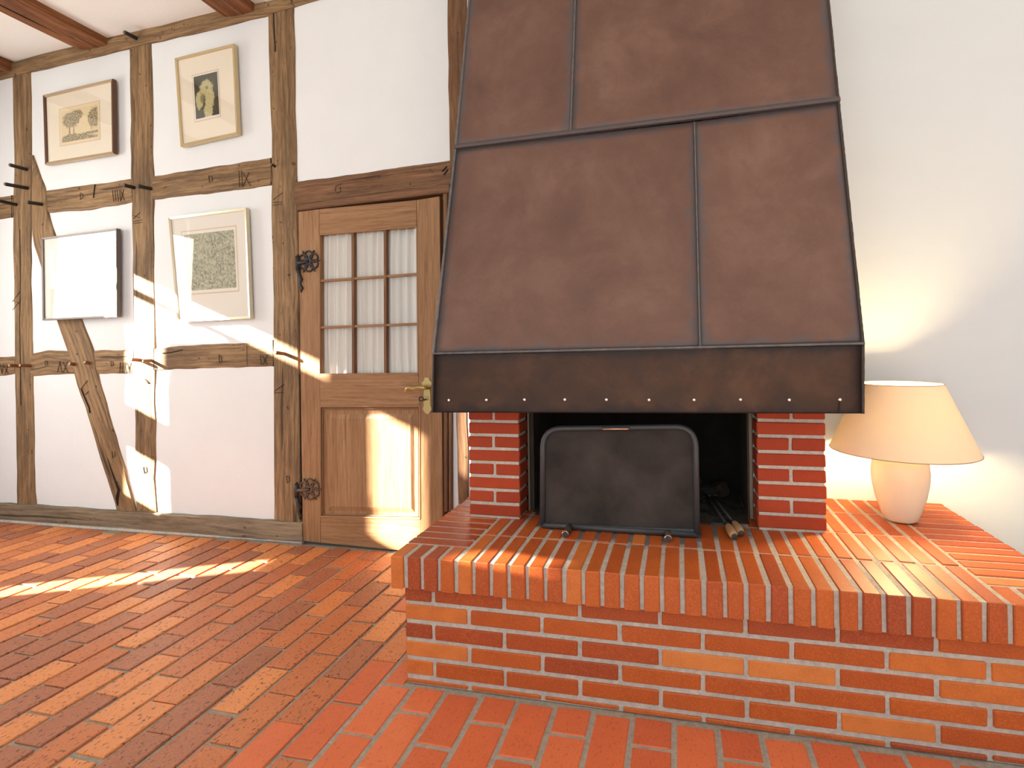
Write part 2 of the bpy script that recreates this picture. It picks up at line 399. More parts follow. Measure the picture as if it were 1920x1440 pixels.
# left wall (outside the view) with the sunny window and two added sun slits: an outline with holes, filled
def wall_with_holes(name, outer, holes, x, th, mat):
    cu = bpy.data.curves.new(name, 'CURVE'); cu.dimensions = '2D'; cu.fill_mode = 'BOTH'; cu.extrude = th/2
    for poly in [outer]+holes:
        sp = cu.splines.new('POLY'); sp.points.add(len(poly)-1); sp.use_cyclic_u = True
        for p, (a, b) in zip(sp.points, poly): p.co = (a, b, 0, 1)
    tmp = bpy.data.objects.new(name, cu); COL.objects.link(tmp)
    dg = bpy.context.evaluated_depsgraph_get(); me = bpy.data.meshes.new_from_object(tmp.evaluated_get(dg)); bpy.data.objects.remove(tmp)
    for v in me.vertices: v.co = Vector((x+v.co.z, v.co.x, v.co.y))
    me.materials.clear(); me.materials.append(M[mat]); me.name = name
    return link(bpy.data.objects.new(name, me))
W1 = [(-.69, .72), (.335, .72), (.335, 2.29), (-.69, 2.29)]
SLIT_HEARTH = [(-2.040, 2.215), (-2.028, 2.224), (-2.250, 2.360), (-2.232, 2.334), (-2.078, 2.226)]  # no window: added slit, outlined to throw the sun streak on the hearth
SLIT_POST = [(-.845, 2.03), (-.797, 2.03), (-.797, 2.5), (-.845, 2.5)]  # no window: added slit that lets sun onto the post beside the door
wl = struct(wall_with_holes('wall_left', [(-4.7, 0), (1.25, 0), (1.25, 3.25), (-4.7, 3.25)], [W1, SLIT_HEARTH, SLIT_POST], X_LEFT-.02, .03, 'plaster'))
win = bpy.data.objects.new('window_1', None); link(win); win.location = (X_LEFT, -.18, .72); struct(win)
def winbar_or_mask(a, b): 
    bm = bmesh.new(); add_box(bm, a, b, .003); return keep(bm_obj('window_bar_or_mask', bm, 'casing', win))
winbar_or_mask((-4.05, -.69, 2.155), (-4.0, .335, 2.193)); winbar_or_mask((-4.05, -.69, 1.17), (-4.0, .335, 1.43))
winbar_or_mask((-4.05, -.69, 2.16), (-4.0, -.405, 2.30)); winbar_or_mask((-4.05, .17, .72), (-4.0, .34, .845)); winbar_or_mask((-4.048, -.545, .73), (-4.03, .175, 1.66))  # unseen blockers added to trim the sun patches, the last one a board
bl_ = [(-.545, 1.655), (.175, 1.655), (.175, 1.97), (-.05, 2.158), (-.545, 2.158)]  # unseen blind, outline and cut corner shaped to leave the sun slits
bm = bmesh.new(); fa = bm.faces.new([bm.verts.new((-4.045, y, z)) for y, z in bl_]); ex = bmesh.ops.extrude_face_region(bm, geom=[fa])
for v in [g for g in ex['geom'] if isinstance(g, bmesh.types.BMVert)]: v.co.x += .004
keep(bm_obj('sun_mask_blind', bm, 'blind', win))

# ------------------------------------------------------------------ timber frame (children of the back wall)
def timber(name, A, B, mat='oak', y=YW, th=.045, n=26, wob=.0035, parent=wall, vertical=True, arris=.006):
    a = resample(A, n); b = resample(B, n); seed = R_.uniform(0, 100)
    PA = [onY(p.x, p.y, y) for p in a]; PB = [onY(p.x, p.y, y) for p in b]
    V = []; U = []; m = 4; s = 0
    for i in range(n):
        if i: s += ((PA[i]+PB[i])/2-(PA[i-1]+PB[i-1])/2).length
        d = (PB[i]-PA[i]); wdt = d.length; d.normalize()
        wa = wob*noise.noise(Vector((s*9, seed, 0)))*1.6+wob*.5*noise.noise(Vector((s*40, seed, 3)))
        wb = wob*noise.noise(Vector((s*9, seed+9, 0)))*1.6+wob*.5*noise.noise(Vector((s*40, seed+5, 3)))
        pa = PA[i]+d*wa; pb = PB[i]+d*wb
        row = [pa+Vector((0, th, 0)), pa+Vector((0, arris, 0)), pa+d*arris]
        for q in range(1, m):
            t = q/m; row.append(pa.lerp(pb, t)+Vector((0, -.002-.002*noise.noise(Vector((s*5, t*3, seed))), 0)))
        row += [pb-d*arris, pb+Vector((0, arris, 0)), pb+Vector((0, th, 0))]
        V += row; k = len(row); us = [0, .012, .02]+[.02+(wdt-.04)*q/m for q in range(1, m)]+[wdt-.02, wdt-.012, wdt]
        U += [(s, u) for u in us]
    Fc = []
    for i in range(n-1):
        for j in range(k-1): Fc.append((i*k+j, i*k+j+1, (i+1)*k+j+1, (i+1)*k+j))
    Fc.append(tuple(range(k))); Fc.append(tuple((n-1)*k+j for j in range(k))[::-1])
    o = mesh_obj(name, V, Fc, mat, parent, U)
    bmx = bmesh.new(); bmx.from_mesh(o.data); bmesh.ops.recalc_face_normals(bmx, faces=bmx.faces); bmx.to_mesh(o.data); bmx.free()
    return o
plate_top = [(-110, 147), (0, 121), (50, 108), (155, 81), (230, 62), (300, 47), (372, 27), (430, 14), (480, 6), (560, -12), (720, -50), (960, -104)]
plate_bot = [(-110, 173), (0, 147), (100, 123), (243, 88), (300, 75), (400, 53), (503, 26), (555, 9), (610, -6), (960, -84)]
timber('top_plate', plate_top, plate_bot, 'oak', YW-.012, .06, 40)
P1 = timber('post', [(22, 138), (26, 300), (23, 420), (26, 560), (27, 700), (30, 850), (31, 952)], [(56, 132), (59, 250), (58, 400), (59, 560), (61, 700), (64, 830), (67, 953)])
BR = timber('brace', [(60, 292), (58, 360), (59, 447), (76, 500), (106, 603), (125, 657), (138, 701), (150, 742), (163, 776), (173, 813), (192, 875), (212, 937), (219, 962)],
            [(60.5, 291), (72, 322), (85, 356), (87.5, 397), (102, 438), (128, 520), (153, 602), (175, 660), (181, 703), (197, 749), (209, 797), (232, 875), (254, 962)], 'oak', YW-.006, .05, 34)
P2 = timber('post', [(241, 85), (243, 200), (245, 330), (247, 450), (249, 600), (250, 700), (252, 800), (253, 900), (255, 966)],
            [(283, 76), (286, 200), (288, 330), (288, 450), (290, 600), (291, 700), (292, 840), (289, 890), (293, 930), (295, 968)], wob=.005)
P3 = timber('post', [(502, 24), (504, 150), (509, 300), (508, 400), (511, 550), (512, 700), (513, 974)], [(552, 10), (553, 150), (556, 300), (557, 400), (559, 600), (561, 750), (564, 983)], 'oak')
P4 = timber('post', [(835, -90), (838, 0), (839, 100), (842, 300), (850, 600), (859, 960)], [(876, -95), (875, 0), (875, 100), (876, 300), (877, 600), (879, 962)], 'oak_red')
R1a = timber('rail', [(-110, 383), (0, 369), (24, 366)], [(-110, 424), (0, 411), (24, 407)], y=YW+.001, n=8)
R1b = timber('rail', [(60, 361), (82, 357), (160, 347), (246, 335)], [(60, 403), (95, 399), (170, 393), (248, 379)], y=YW+.001)
R1c = timber('rail', [(286, 330), (400, 312), (508, 295)], [(286, 374), (400, 362), (510, 347)], y=YW+.001)
R2a = timber('rail', [(-110, 669), (0, 668), (28, 668)], [(-110, 703), (0, 706), (28, 701)], y=YW+.001, n=8)
R2b = timber('rail', [(58, 663), (90, 656), (125, 658), (250, 656)], [(58, 706), (130, 701), (252, 701)], y=YW+.001)
R2c = timber('rail', [(289, 653), (330, 649), (400, 645), (460, 642), (514, 642)], [(290, 694), (400, 690), (514, 687)], y=YW+.001)
LI = timber('lintel', [(554, 341), (700, 321), (845, 299)], [(554, 386), (700, 365), (845, 346)], 'oak_red')
SL = timber('sill_beam', [(-110, 939), (0, 945), (70, 948), (180, 956), (300, 963), (420, 971), (566, 981)], [(-110, 967), (0, 974), (130, 987), (300, 999), (440, 1008), (567, 1017)], 'oak_grey', YW-.02, .07, 34)
# mortar fillet at the foot of the sill
bm = bmesh.new(); fp = [onZ(u, v, .004) for u, v in ((-110, 969), (130, 988), (300, 1000), (440, 1009), (566, 1018))]
add_tube(bm, [p+Vector((0, .008, 0)) for p in fp], .012, 6); bm_obj('mortar_fillet', bm, 'mortar', wall)

def panel(quad, y=YW+.009, n=12):
    (a, b, c, d) = [onY(u, v, y) for u, v in quad]; V = []; Fc = []; sd = R_.uniform(0, 99)
    for i in range(n+1):
        for j in range(n+1):
            s, t = i/n, j/n; p = a.lerp(b, s).lerp(d.lerp(c, s), t)
            V.append(p+Vector((0, -.006*min(1, 6*min(s, 1-s))*min(1, 6*min(t, 1-t))+.004*noise.noise(Vector((p.x*4, p.z*4, sd))), 0)))
    for i in range(n):
        for j in range(n): Fc.append((i*(n+1)+j, (i+1)*(n+1)+j, (i+1)*(n+1)+j+1, i*(n+1)+j+1))
    return mesh_obj('plaster_panel', V, Fc, 'plaster', wall, smooth=True)
for q in ([(-110, 160), (40, 125), (40, 390), (-110, 400)], [(-110, 400), (40, 390), (40, 690), (-110, 690)], [(-110, 690), (40, 690), (40, 960), (-110, 952)],
          [(40, 120), (262, 60), (264, 360), (40, 385)], [(40, 385), (264, 360), (268, 680), (40, 688)], [(40, 688), (268, 680), (275, 985), (40, 968)],
          [(262, 60), (526, -5), (530, 325), (264, 360)], [(264, 360), (530, 325), (535, 668), (268, 680)], [(268, 680), (535, 668), (540, 1000), (275, 985)],
          [(526, -30), (860, -110), (860, 320), (530, 365)], [(856, -110), (1010, -160), (1010, 300), (856, 300)], [(846, 500), (1000, 500), (1000, 960), (846, 960)]): panel(q)

# cracks, carved carpenter's marks and pegs
def mark(name, parent, strokes, r=.0016, mat='groove', y=YW-.0035):
    bm = bmesh.new()
    for st in strokes: add_tube(bm, [onY(u, v, y) for u, v in st], r, 5)
    return bm_obj(name, bm, mat, parent)
def z1(*pts): return [(x/3.4286, y/3.4286) for x, y in pts]
def z3(*pts): return [(x*.3125, 640+y*.3125) for x, y in pts]
mark('carved_mark', R1b, [z1((515, 1240), (518, 1282), (534, 1268), (530, 1245), (515, 1240)), z1((722, 1222), (730, 1298)), z1((738, 1222), (745, 1296)), z1((752, 1220), (760, 1296)), z1((768, 1222), (775, 1290)), z1((795, 1218), (775, 1296)), z1((775, 1222), (800, 1290))])
mark('crack', R1b, [z1((610, 1185), (600, 1272))], .003, 'crack')
mark('carved_mark', R1c, [z1((1342, 1130), (1345, 1172), (1366, 1160), (1362, 1134), (1342, 1130)), z1((1535, 1098), (1540, 1205)), z1((1552, 1098), (1558, 1205)), z1((1562, 1200), (1600, 1108)), z1((1560, 1110), (1610, 1195))])
mark('carved_mark', P2, [z1((858, 1405), (900, 1365)), z1((855, 1385), (900, 1400)), z1((858, 1425), (915, 1412)), z1((860, 1437), (915, 1428))])
mark('carved_mark', P3, [z1((1755, 1285), (1818, 1238)), z1((1755, 1302), (1812, 1298)), z1((1755, 1320), (1812, 1312))])
mark('crack', P3, [[(513, 20), (514, 60), (516, 90), (516, 97)]], .004, 'crack')
mark('carved_mark', P1, [z1((80, 1940), (130, 1870)), z1((82, 1992), (135, 1925)), z1((82, 1930), (130, 1955))], .0014)
mark('carved_mark', R2b, [z3((270, 118), (272, 145), (286, 138), (282, 118), (270, 118)), z3((345, 185), (360, 120), (372, 188)), z3((378, 125), (408, 188)), z3((405, 122), (378, 188)),
     z3((664, 120), (668, 150), (680, 142), (678, 122), (664, 120)), z3((722, 125), (718, 188)), z3((738, 125), (734, 188)), z3((716, 155), (742, 150)), z3((750, 125), (748, 188)), z3((760, 130), (786, 190)), z3((784, 128), (764, 190))])
mark('carved_mark', R2c, [z3((1312, 82), (1316, 128), (1330, 118), (1326, 88), (1312, 82)), z3((1562, 82), (1566, 140)), z3((1574, 85), (1604, 142)), z3((1604, 82), (1576, 142))])
mark('crack', R2c, [z3((975, 72), (1030, 66), (1095, 50))], .0028, 'crack'); mark('scribe_line', R2c, [z3((1480, 5), (1482, 148))], .0011)
mark('carved_mark', R2a, [z3((2, 140), (12, 195)), z3((20, 140), (12, 195)), z3((25, 150), (50, 195)), z3((48, 145), (28, 200))])
mark('carved_mark', P3, [z3((1645, 300), (1705, 258)), z3((1645, 310), (1702, 308)), z3((1718, 808), (1722, 852), (1738, 838), (1734, 812), (1718, 808))])
mark('carved_mark', LI, [[(641, 344), (630, 349), (628, 358), (633, 363), (639, 358), (637, 350), (640, 355)]])
mark('carved_mark', BR, [z3((485, 285), (525, 235)), z3((512, 320), (532, 300)), z3((672, 660), (676, 700), (690, 688), (688, 660))], .0016, 'groove', YW-.011)
mark('crack', BR, [z3((488, 285), (505, 330), (535, 400), (540, 430))], .005, 'crack', YW-.009)
mark('crack', BR, [z3((645, 700), (665, 760), (690, 830), (715, 890), (705, 940), (708, 985))], [.003, .006, .006, .011, .013, .006], 'crack', YW-.007)
mark('carved_mark', P2, [z3((860, 755), (866, 792), (882, 782), (878, 756), (860, 755))])
mark('crack', P2, [z3((868, 228), (880, 238), (890, 250))], .006, 'bark')
mark('crack', P1, [[(37, 430), (38, 520), (37, 600), (38, 680), (39, 760)]], .0018, 'crack')
mark('crack', LI, [[(829, 322), (838, 312)], [(832, 328), (840, 318)]], .004, 'crack')
for par, a, b in ((P1, (22.5, 366), (22.5, 408)), (P2, (288.5, 652), (289, 694)), (P3, (508, 297), (508.5, 346)), (P3, (512, 637), (513, 687)), (P3, (562, 700), (565, 960))):
    mark('shadow_gap', par, [[a, b]], .004, 'crack', YW+.002)

def peg(parent, tip, base, mat, tipm, r=.0118):
    b = onY(base[0], base[1], YW); lo, hi = .01, .16      # length along the wall normal that puts the tip on its pixel
    L = min((abs(proj(b-Vector((0, l, 0)))[0]-tip[0]), l) for l in [i*.002 for i in range(5, 90)])[1]
    e = onY(tip[0], tip[1], YW-L); d = (b-e); bm = bmesh.new()
    add_tube(bm, [e, e+d*.06, e+d*1.12], [r*.86, r, r*.98], 12)
    o = bm_obj('peg', bm, mat, parent, False)
    bm = bmesh.new(); dn = d.normalized(); add_tube(bm, [e-dn*.0012, e+dn*.001], [r*.72, r*.84], 12); bm_obj('peg_end', bm, tipm, o)
PG = [(wall, (233, 60), (260, 74)), (P1, (18, 309), (51, 318)), (P1, (9, 345), (52.5, 353)), (P1, (-8, 375), (31.5, 384)), (BR, (51, 379), (81, 383.5)), (P2, (232, 347), (252, 352)), (P2, (258, 348.5), (283, 354))]
for p, t, b in PG: peg(p if p is not wall else P2, t, b, 'peg_dark', 'peg_tip')
for p, t, b in ((P1, (17, 685), (37, 686.5)), (P1, (37, 685), (57, 686)), (BR, (130, 682), (142, 683.5)), (BR, (158.5, 679), (170, 681.5)), (P2, (246, 674), (264, 675.5)), (P2, (268, 677), (284, 676)), (P3, (516, 661), (534, 663.5))):
    peg(p, t, b, 'peg_brown', 'peg_brown_tip', .0108)
peg(P3, (509, 308), (516, 312), 'peg_dark', 'peg_tip', .008); peg(P3, (547, 306), (551, 307), 'peg_brown', 'peg_tip', .006)

# ceiling beams
def beam(x0, x1, zb, y1, mat='beam'):
    n = 30; V = []; U = []; sd = R_.uniform(0, 99); prof = [(0, 1), (0, .012), (.012, 0), (.35, -.003), (.65, -.003), (.988, 0), (1, .012), (1, 1)]
    for i in range(n+1):
        y = -4.5+(y1+4.5)*i/n
        for a, hz in prof:
            x = x0+(x1-x0)*a+.006*noise.noise(Vector((y*5, sd+a*3, 0)))
            z = zb+(hz if hz < .5 else (ceil_z((x0+x1)/2)+.02-zb))+(.004*noise.noise(Vector((y*6, a*4, sd))) if hz < .5 else 0)
            V.append((x, y, z)); U.append((y, a*.18 if a < 1 else .2+hz*.1))
    k = len(prof); Fc = [(i*k+j, i*k+j+1, (i+1)*k+j+1, (i+1)*k+j) for i in range(n) for j in range(k-1)]
    Fc.append(tuple(n*k+j for j in range(k)))
    o = mesh_obj('ceiling_beam', V, Fc, mat, ceiling, U); return o
b1 = beam(-2.84, -2.615, 3.098, YW-.002); beam(-1.725, -1.51, 3.148, YW-.002); beam(-3.72, -3.43, 3.04, YW-.002)
bm = bmesh.new(); add_tube(bm, [(-2.765, y, 3.096+.002*math.sin(y*9)) for y in [-.6+.1*i for i in range(16)]], [.003+.003*abs(math.sin(i*1.3)) for i in range(16)], 5); bm_obj('crack', bm, 'crack', b1)

# ------------------------------------------------------------------ door
YD = 1.052
door = bpy.data.objects.new('door_1', None); link(door); door.location = onY(690, 1022, YD); struct(door)
def px(quad, y): return [onY(u, v, y) for u, v in quad]
def door_part(name, quad, y0=YD, th=.04, mat='door', bev=.002, parent=None, along='v'):
    q = px(quad, y0); bm = bmesh.new(); add_hexa(bm, q, [p+Vector((0, th, 0)) for p in q], bev)
    ul = bm.loops.layers.uv.new('UVMap'); sd = R_.uniform(0, 9)
    for f in bm.faces:
        for l in f.loops:
            c = l.vert.co; l[ul].uv = (c.z+sd, c.x+c.y) if along == 'v' else (c.x+sd, c.z+c.y)
    return keep(bm_obj(name, bm, mat, parent or door))
door_part('stile', [(559, 397), (599, 392), (601, 1018), (567.5, 1014)])
door_part('stile', [(781, 375), (824, 368), (831, 1042), (789, 1036)])
door_part('top_rail', [(599, 392), (781, 375), (781, 424.5), (599, 440)], along='h')
door_part('lock_rail', [(599, 703), (784, 700), (788, 760), (600, 760.5)], along='h')
door_part('bottom_rail', [(601, 970), (789, 974), (789, 1036), (601, 1018)], along='h')
door_part('door_panel', [(602, 763), (787, 763), (788, 971), (602, 967)], YD+.016, .012)
# raised field of the panel and its mouldings
q0 = px([(613, 776), (777, 775), (779, 962), (613, 958)], YD+.017); q1 = px([(621, 785), (769, 784), (771, 953), (621, 949)], YD+.008)
V = q0+q1; fld = mesh_obj('raised_field', V, [(0, 1, 5, 4), (1, 2, 6, 5), (2, 3, 7, 6), (3, 0, 4, 7), (4, 5, 6, 7)], 'door', door, [(p.z, p.x) for p in V]); keep(fld)
def mould(name, poly, r, y, mat='door'):
    bm = bmesh.new()
    for i in range(len(poly)):
        a, b = poly[i], poly[(i+1) % len(poly)]; add_tube(bm, [onY(*a, y), onY(*b, y)], r, 8)
    return keep(bm_obj(name, bm, mat, door))
mould('panel_moulding', [(600.5, 762), (787.5, 761.5), (788.5, 972.5), (601.5, 968.5)], .007, YD+.004)
mould('panel_moulding', [(605, 766.5), (784, 766), (785, 968), (605.5, 964.5)], .004, YD+.011)
mould('glazing_bead', [(599.5, 440.5), (781.5, 425), (784, 700), (600, 702)], .004, YD+.004)
for a, b in ((661, 662), (721.5, 722)):
    t = a-599
    door_part('glazing_bar', [(a-2.4, 436-.085*t+4), (a+2.4, 436-.085*t+3.6), (b+2.4, 702), (b-2.4, 702)], YD+.004, .028, 'casing', .001)
door_part('glazing_bar', [(600, 524.5), (782, 511.5), (782, 516), (600, 529)], YD+.006, .024, 'door', .001, None, 'h')
door_part('glazing_bar', [(600, 612), (783, 605), (783, 609.5), (600, 616.5)], YD+.006, .024, 'door', .001, None, 'h')
for (xa, xb, xc, xd) in ((600, 660, 600, 661), (663, 720, 663, 721), (723, 782, 723, 784)):
    for (y0, y1, y2, y3) in ((438, 423, 524, 512), (527, 514, 613, 606), (615, 608, 702, 701)):
        q = px([(xa, y0), (xb, y1+(782-xb)*.085), (xd, y3), (xc, y2)], YD+.022)
        keep(mesh_obj('pane', q+[p+Vector((0, .003, 0)) for p in q], [(0, 1, 2, 3), (7, 6, 5, 4), (0, 4, 5, 1), (1, 5, 6, 2), (2, 6, 7, 3), (3, 7, 4, 0)], 'pane_glass', door))
# hinges
def rosette(cxp, cyp, mat, pinx):
    sc = 1/330.; c = onY(cxp, cyp, YD-.004); bm = bmesh.new()
    def P(dx, dy, dz=0): return c+Vector((dx*1.22*sc, -.001-dz, -dy*sc))
    for k in range(6):
        a = k*math.pi/3+.5; R0 = 11.5
        add_tube(bm, [P(R0*math.cos(a)*.92+7.2*math.cos(t), R0*math.sin(a)+8.2*math.sin(t), .001) for t in [i*2*math.pi/10 for i in range(10)]], .0055, 6, closed=True)
        a2 = a+math.pi/6; add_tube(bm, [P(17*math.cos(a2), 19*math.sin(a2)), P(21*math.cos(a2), 23.5*math.sin(a2))], [.0055, .003], 6)
    add_tube(bm, [P(5*math.cos(t), 5*math.sin(t), .002) for t in [i*2*math.pi/10 for i in range(10)]], .006, 6, closed=True)
    add_tube(bm, [P(0, 0, .004), P(-8, 2, .006), P(pinx-cxp, 3, .007)], [.006, .011, .012], 8)
    o = keep(bm_obj('hinge', bm, mat, door, True))
    bm = bmesh.new(); p = onY(pinx, cyp+2, YD-.012)
    add_tube(bm, [p+Vector((0, 0, .035)), p-Vector((0, 0, .04))], .0125, 10); add_tube(bm, [p+Vector((0, 0, .035)), p+Vector((0, 0, .047))], [.009, .004], 8)
    tail = [p-Vector((0, 0, .04)), p+Vector((.006, .004, -.075)), p+Vector((.016, .006, -.10)), p+Vector((.006, .008, -.125)), p+Vector((.018, .01, -.15)), p+Vector((.012, .01, -.175))]
    add_tube(bm, tail, [.012, .010, .013, .008, .012, .003], 8)
    t = bm_obj('hinge_pin', bm, mat if mat == 'iron' else 'iron', o, True); keep(t)
rosette(579, 490, 'iron', 558); rosette(581, 917, 'iron_brown', 556)
# handle
bm = bmesh.new(); cpl = onY(801, 741, YD-.002); s = 1/345.
out = [(0, -34), (4, -33), (5, -28), (9, -24), (8, -18), (5, -12), (6, 0), (6, 20), (8, 26), (5, 32), (1, 37)]
pl = [(x, y) for x, y in out]+[(-x, y) for x, y in out[::-1][1:-1]]
f = [cpl+Vector((x*1.15*s, -.003, -y*s)) for x, y in pl]
vs_ = [bm.verts.new(p) for p in f]; vb = [bm.verts.new(p+Vector((0, .006, 0))) for p in f]; bm.faces.new(vs_); bm.faces.new(vb[::-1])
for i in range(len(f)): bm.faces.new((vs_[i], vb[i], vb[(i+1) % len(f)], vs_[(i+1) % len(f)]))
hp = keep(bm_obj('handle_plate', bm, 'brass', door))
bm = bmesh.new(); hb = onY(803, 726, YD-.005)
add_tube(bm, [hb, hb+Vector((0, -.045, 0))], [.013, .011], 10)
add_tube(bm, [hb+Vector((.012, -.045, 0)), hb+Vector((-.012, -.046, .001)), hb+Vector((-.04, -.046, .003)), hb+Vector((-.07, -.046, -.004)), hb+Vector((-.09, -.046, .002)), hb+Vector((-.108, -.046, -.006)), hb+Vector((-.112, -.046, -.022))], [.008, .011, .007, .008, .010, .009, .005], 10)
keep(bm_obj('lever', bm, 'brass', hp, True))
bm = bmesh.new(); kb = onY(799, 749, YD-.006); add_tube(bm, [kb, kb+Vector((0, -.03, 0))], .004, 8)
add_tube(bm, [kb+Vector((-.012+.013*math.cos(t), -.034, .006+.011*math.sin(t))) for t in [i*2*math.pi/12 for i in range(12)]], .0032, 6, closed=True)
keep(bm_obj('key', bm, 'key', hp, True))
# casing round the door and the strips beside it
def trim(name, quad, y0, th, mat, along, bev=.004):
    q = px(quad, y0); bm = bmesh.new(); add_hexa(bm, q, [p+Vector((0, th, 0)) for p in q], bev)
    ul = bm.loops.layers.uv.new('UVMap')
    for f in bm.faces:
        for l in f.loops: c = l.vert.co; l[ul].uv = (c.z, c.x+c.y) if along == 'v' else (c.x, c.z+c.y)
    return bm_obj(name, bm, mat, None)
t1 = struct(trim('trim_1', [(556, 384), (843, 344), (843, 360), (556, 395)], YW-.022, .05, 'casing', 'h'))
t2 = struct(trim('trim_2', [(830, 362), (838.5, 361), (838.5, 960), (832, 960)], YW-.006, .05, 'casing', 'v'))
t3 = struct(trim('trim_3', [(840, 360), (847, 359), (847, 960), (841, 960)], YW-.012, .05, 'casing', 'v'))
bm = bmesh.new(); add_box(bm, (-1.19, 1.1125, 0), (-.20, 1.119, 2.06)); bm_obj('rebate_board', bm, 'casing', wall)

# curtain behind the panes
ct = bpy.data.objects.new('curtain', None)
V = []; U = []; NX, NZ = 150, 14; a0, a1, a2, a3 = px([(597, 432), (786, 415), (788, 706), (597, 708)], YD+.034)
for j in range(NZ+1):
    for i in range(NX+1):
        s, t = i/NX, j/NZ; p = a0.lerp(a1, s).lerp(a3.lerp(a2, s), t)
        gz = math.sin(s*2*math.pi*13+1.9*math.sin(s*8+1)+.6*math.sin(t*3))+.18*math.sin(s*2*math.pi*23+2*s)
        gath = 1-.45*max(0, (t-.86)/.14)
        fine = .35*math.sin(s*2*math.pi*40)*max(0, (t-.8)/.2)
        V.append(p+Vector((0, .0085+.0125*(gz*gath+fine), 0)))
Fc = [(j*(NX+1)+i, j*(NX+1)+i+1, (j+1)*(NX+1)+i+1, (j+1)*(NX+1)+i) for j in range(NZ) for i in range(NX)]
cur = mesh_obj('curtain', V, Fc, 'curtain', None, smooth=True)
cur['label'] = 'gathered cream voile curtain hanging behind the glazed panes of the door'; cur['category'] = 'curtain'

# ------------------------------------------------------------------ brick makers
def brick_mesh(name, sx, sy, sz, mat, bev=.0035, jit=.0012):
    out = []
    for k in range(4):
        bm = bmesh.new(); add_box(bm, (-sx/2, -sy/2, -sz/2), (sx/2, sy/2, sz/2))
        for v in bm.verts: v.co += Vector((R_.uniform(-jit, jit), R_.uniform(-jit, jit), R_.uniform(-jit, jit)*.6))
        bmesh.ops.bevel(bm, geom=list(bm.edges), offset=bev, segments=1, affect='EDGES')
        me = bpy.data.meshes.new(name); bm.to_mesh(me); bm.free(); me.materials.append(M[mat]); out.append(me)
    return out
_cache = {}
def brick(a, b, mat, parent, bev=.0035, off=(0, 0, 0), rot=True):
    a, b = Vector(a), Vector(b); s = b-a; key = (round(s.x, 3), round(s.y, 3), round(s.z, 3), mat)
    if key not in _cache: _cache[key] = brick_mesh('brick', s.x, s.y, s.z, mat, bev)
    o = bpy.data.objects.new('brick', R_.choice(_cache[key])); COL.objects.link(o); o.parent = parent
    base = Vector(parent.location) if parent else Vector()
    o.location = (a+b)/2-base+Vector(off)
    if rot: o.rotation_euler = (0, 0, R_.choice((0, math.pi)))
    return o

# floor
fb = bmesh.new(); add_box(fb, (-4.1, -4.7, -.2), (-.09, 1.12, -.007)); add_box(fb, (-.09, -4.7, -.2), (4.2, 1.12, -.0028))
floor = struct(bm_obj('floor', fb, 'floor_mortar'))
joints = [.038, .156, .281, .404, .528, .650, .771, .895, 1.018, 1.142]
while joints[-1] < 4.0: joints.append(joints[-1]+.1235)
left = [-.083, -.198, -.318, -.442, -.557]
while left[-1] > -3.95: left.append(left[-1]-.1145)
lines = left[::-1]+joints; i0 = lines.index(.038)
cands = []
for i in range(len(lines)-1):
    xa, xb = lines[i], lines[i+1]; ph = -.13 if (i-i0) % 2 == 0 else -.016
    gap = .0086 if xb > .03 else .0070
    n0 = math.floor((-2.2-ph)/.231)
    for k in range(n0, 8):
        e_ = .0062 if xb > .03 else .0048; ya, yb = ph+.231*k+e_, ph+.231*(k+1)-e_
        sh = R_.uniform(-.006, .006) if xb < -.1 else R_.uniform(-.002, .002)
        ya += sh; yb += sh
        if xa > -.02 and ya > -.005: continue                       # under the hearth
        if xa > -.02 and yb > -.012: yb = -.012
        yb = min(yb, 1.035)
        if yb-ya < .02: continue
        x2 = min(xb, .006) if (xb > 0 and yb > .0) else xb
        cands.append((xa+gap, ya, x2-gap, yb))
vis = []; rest = []
for c in cands:
    if c[2]-c[0] < .02: continue
    pts = [proj((x, y, 0)) for x in (c[0], c[2]) for y in (c[1], c[3])]
    if all(pts):
        us = [p[0] for p in pts]; vv = [p[1] for p in pts]
        if max(us) > -6 and min(us) < 1926 and min(vv) < 1446 and max(vv) > 960:
            vis.append(((max(us)-min(us))*(max(vv)-min(vv)), c)); continue
    rest.append(c)
vis.sort(reverse=True)
for a, c in vis[:299]:
    red = c[0] > -.25+R_.uniform(-.12, .12)
    top = R_.uniform(-.0012, .0015) if not red else R_.uniform(-.0006, .0008)
    o = brick((c[0], c[1], -.05), (c[2], c[3], 0), 'floor_red' if red else 'floor_mixed', floor, .0028, (R_.uniform(-.001, .001), 0, top))
    if not red: o.rotation_euler.x += R_.uniform(-.004, .004); o.rotation_euler.y = R_.uniform(-.007, .007)
bm = bmesh.new()
for c in rest+[c for a, c in vis[299:]]: add_box(bm, (c[0], c[1], -.05), (c[2], c[3], 0))
st = bm_obj('brick_paving', bm, 'floor_mixed', floor); st['kind'] = 'stuff'
g = onZ(221, 995, 0); bm = bmesh.new(); add_box(bm, (g.x-.06, g.y-.055, -.04), (g.x+.05, g.y+.04, .0035), .004); bm_obj('stone_tile', bm, 'green_tile', floor)

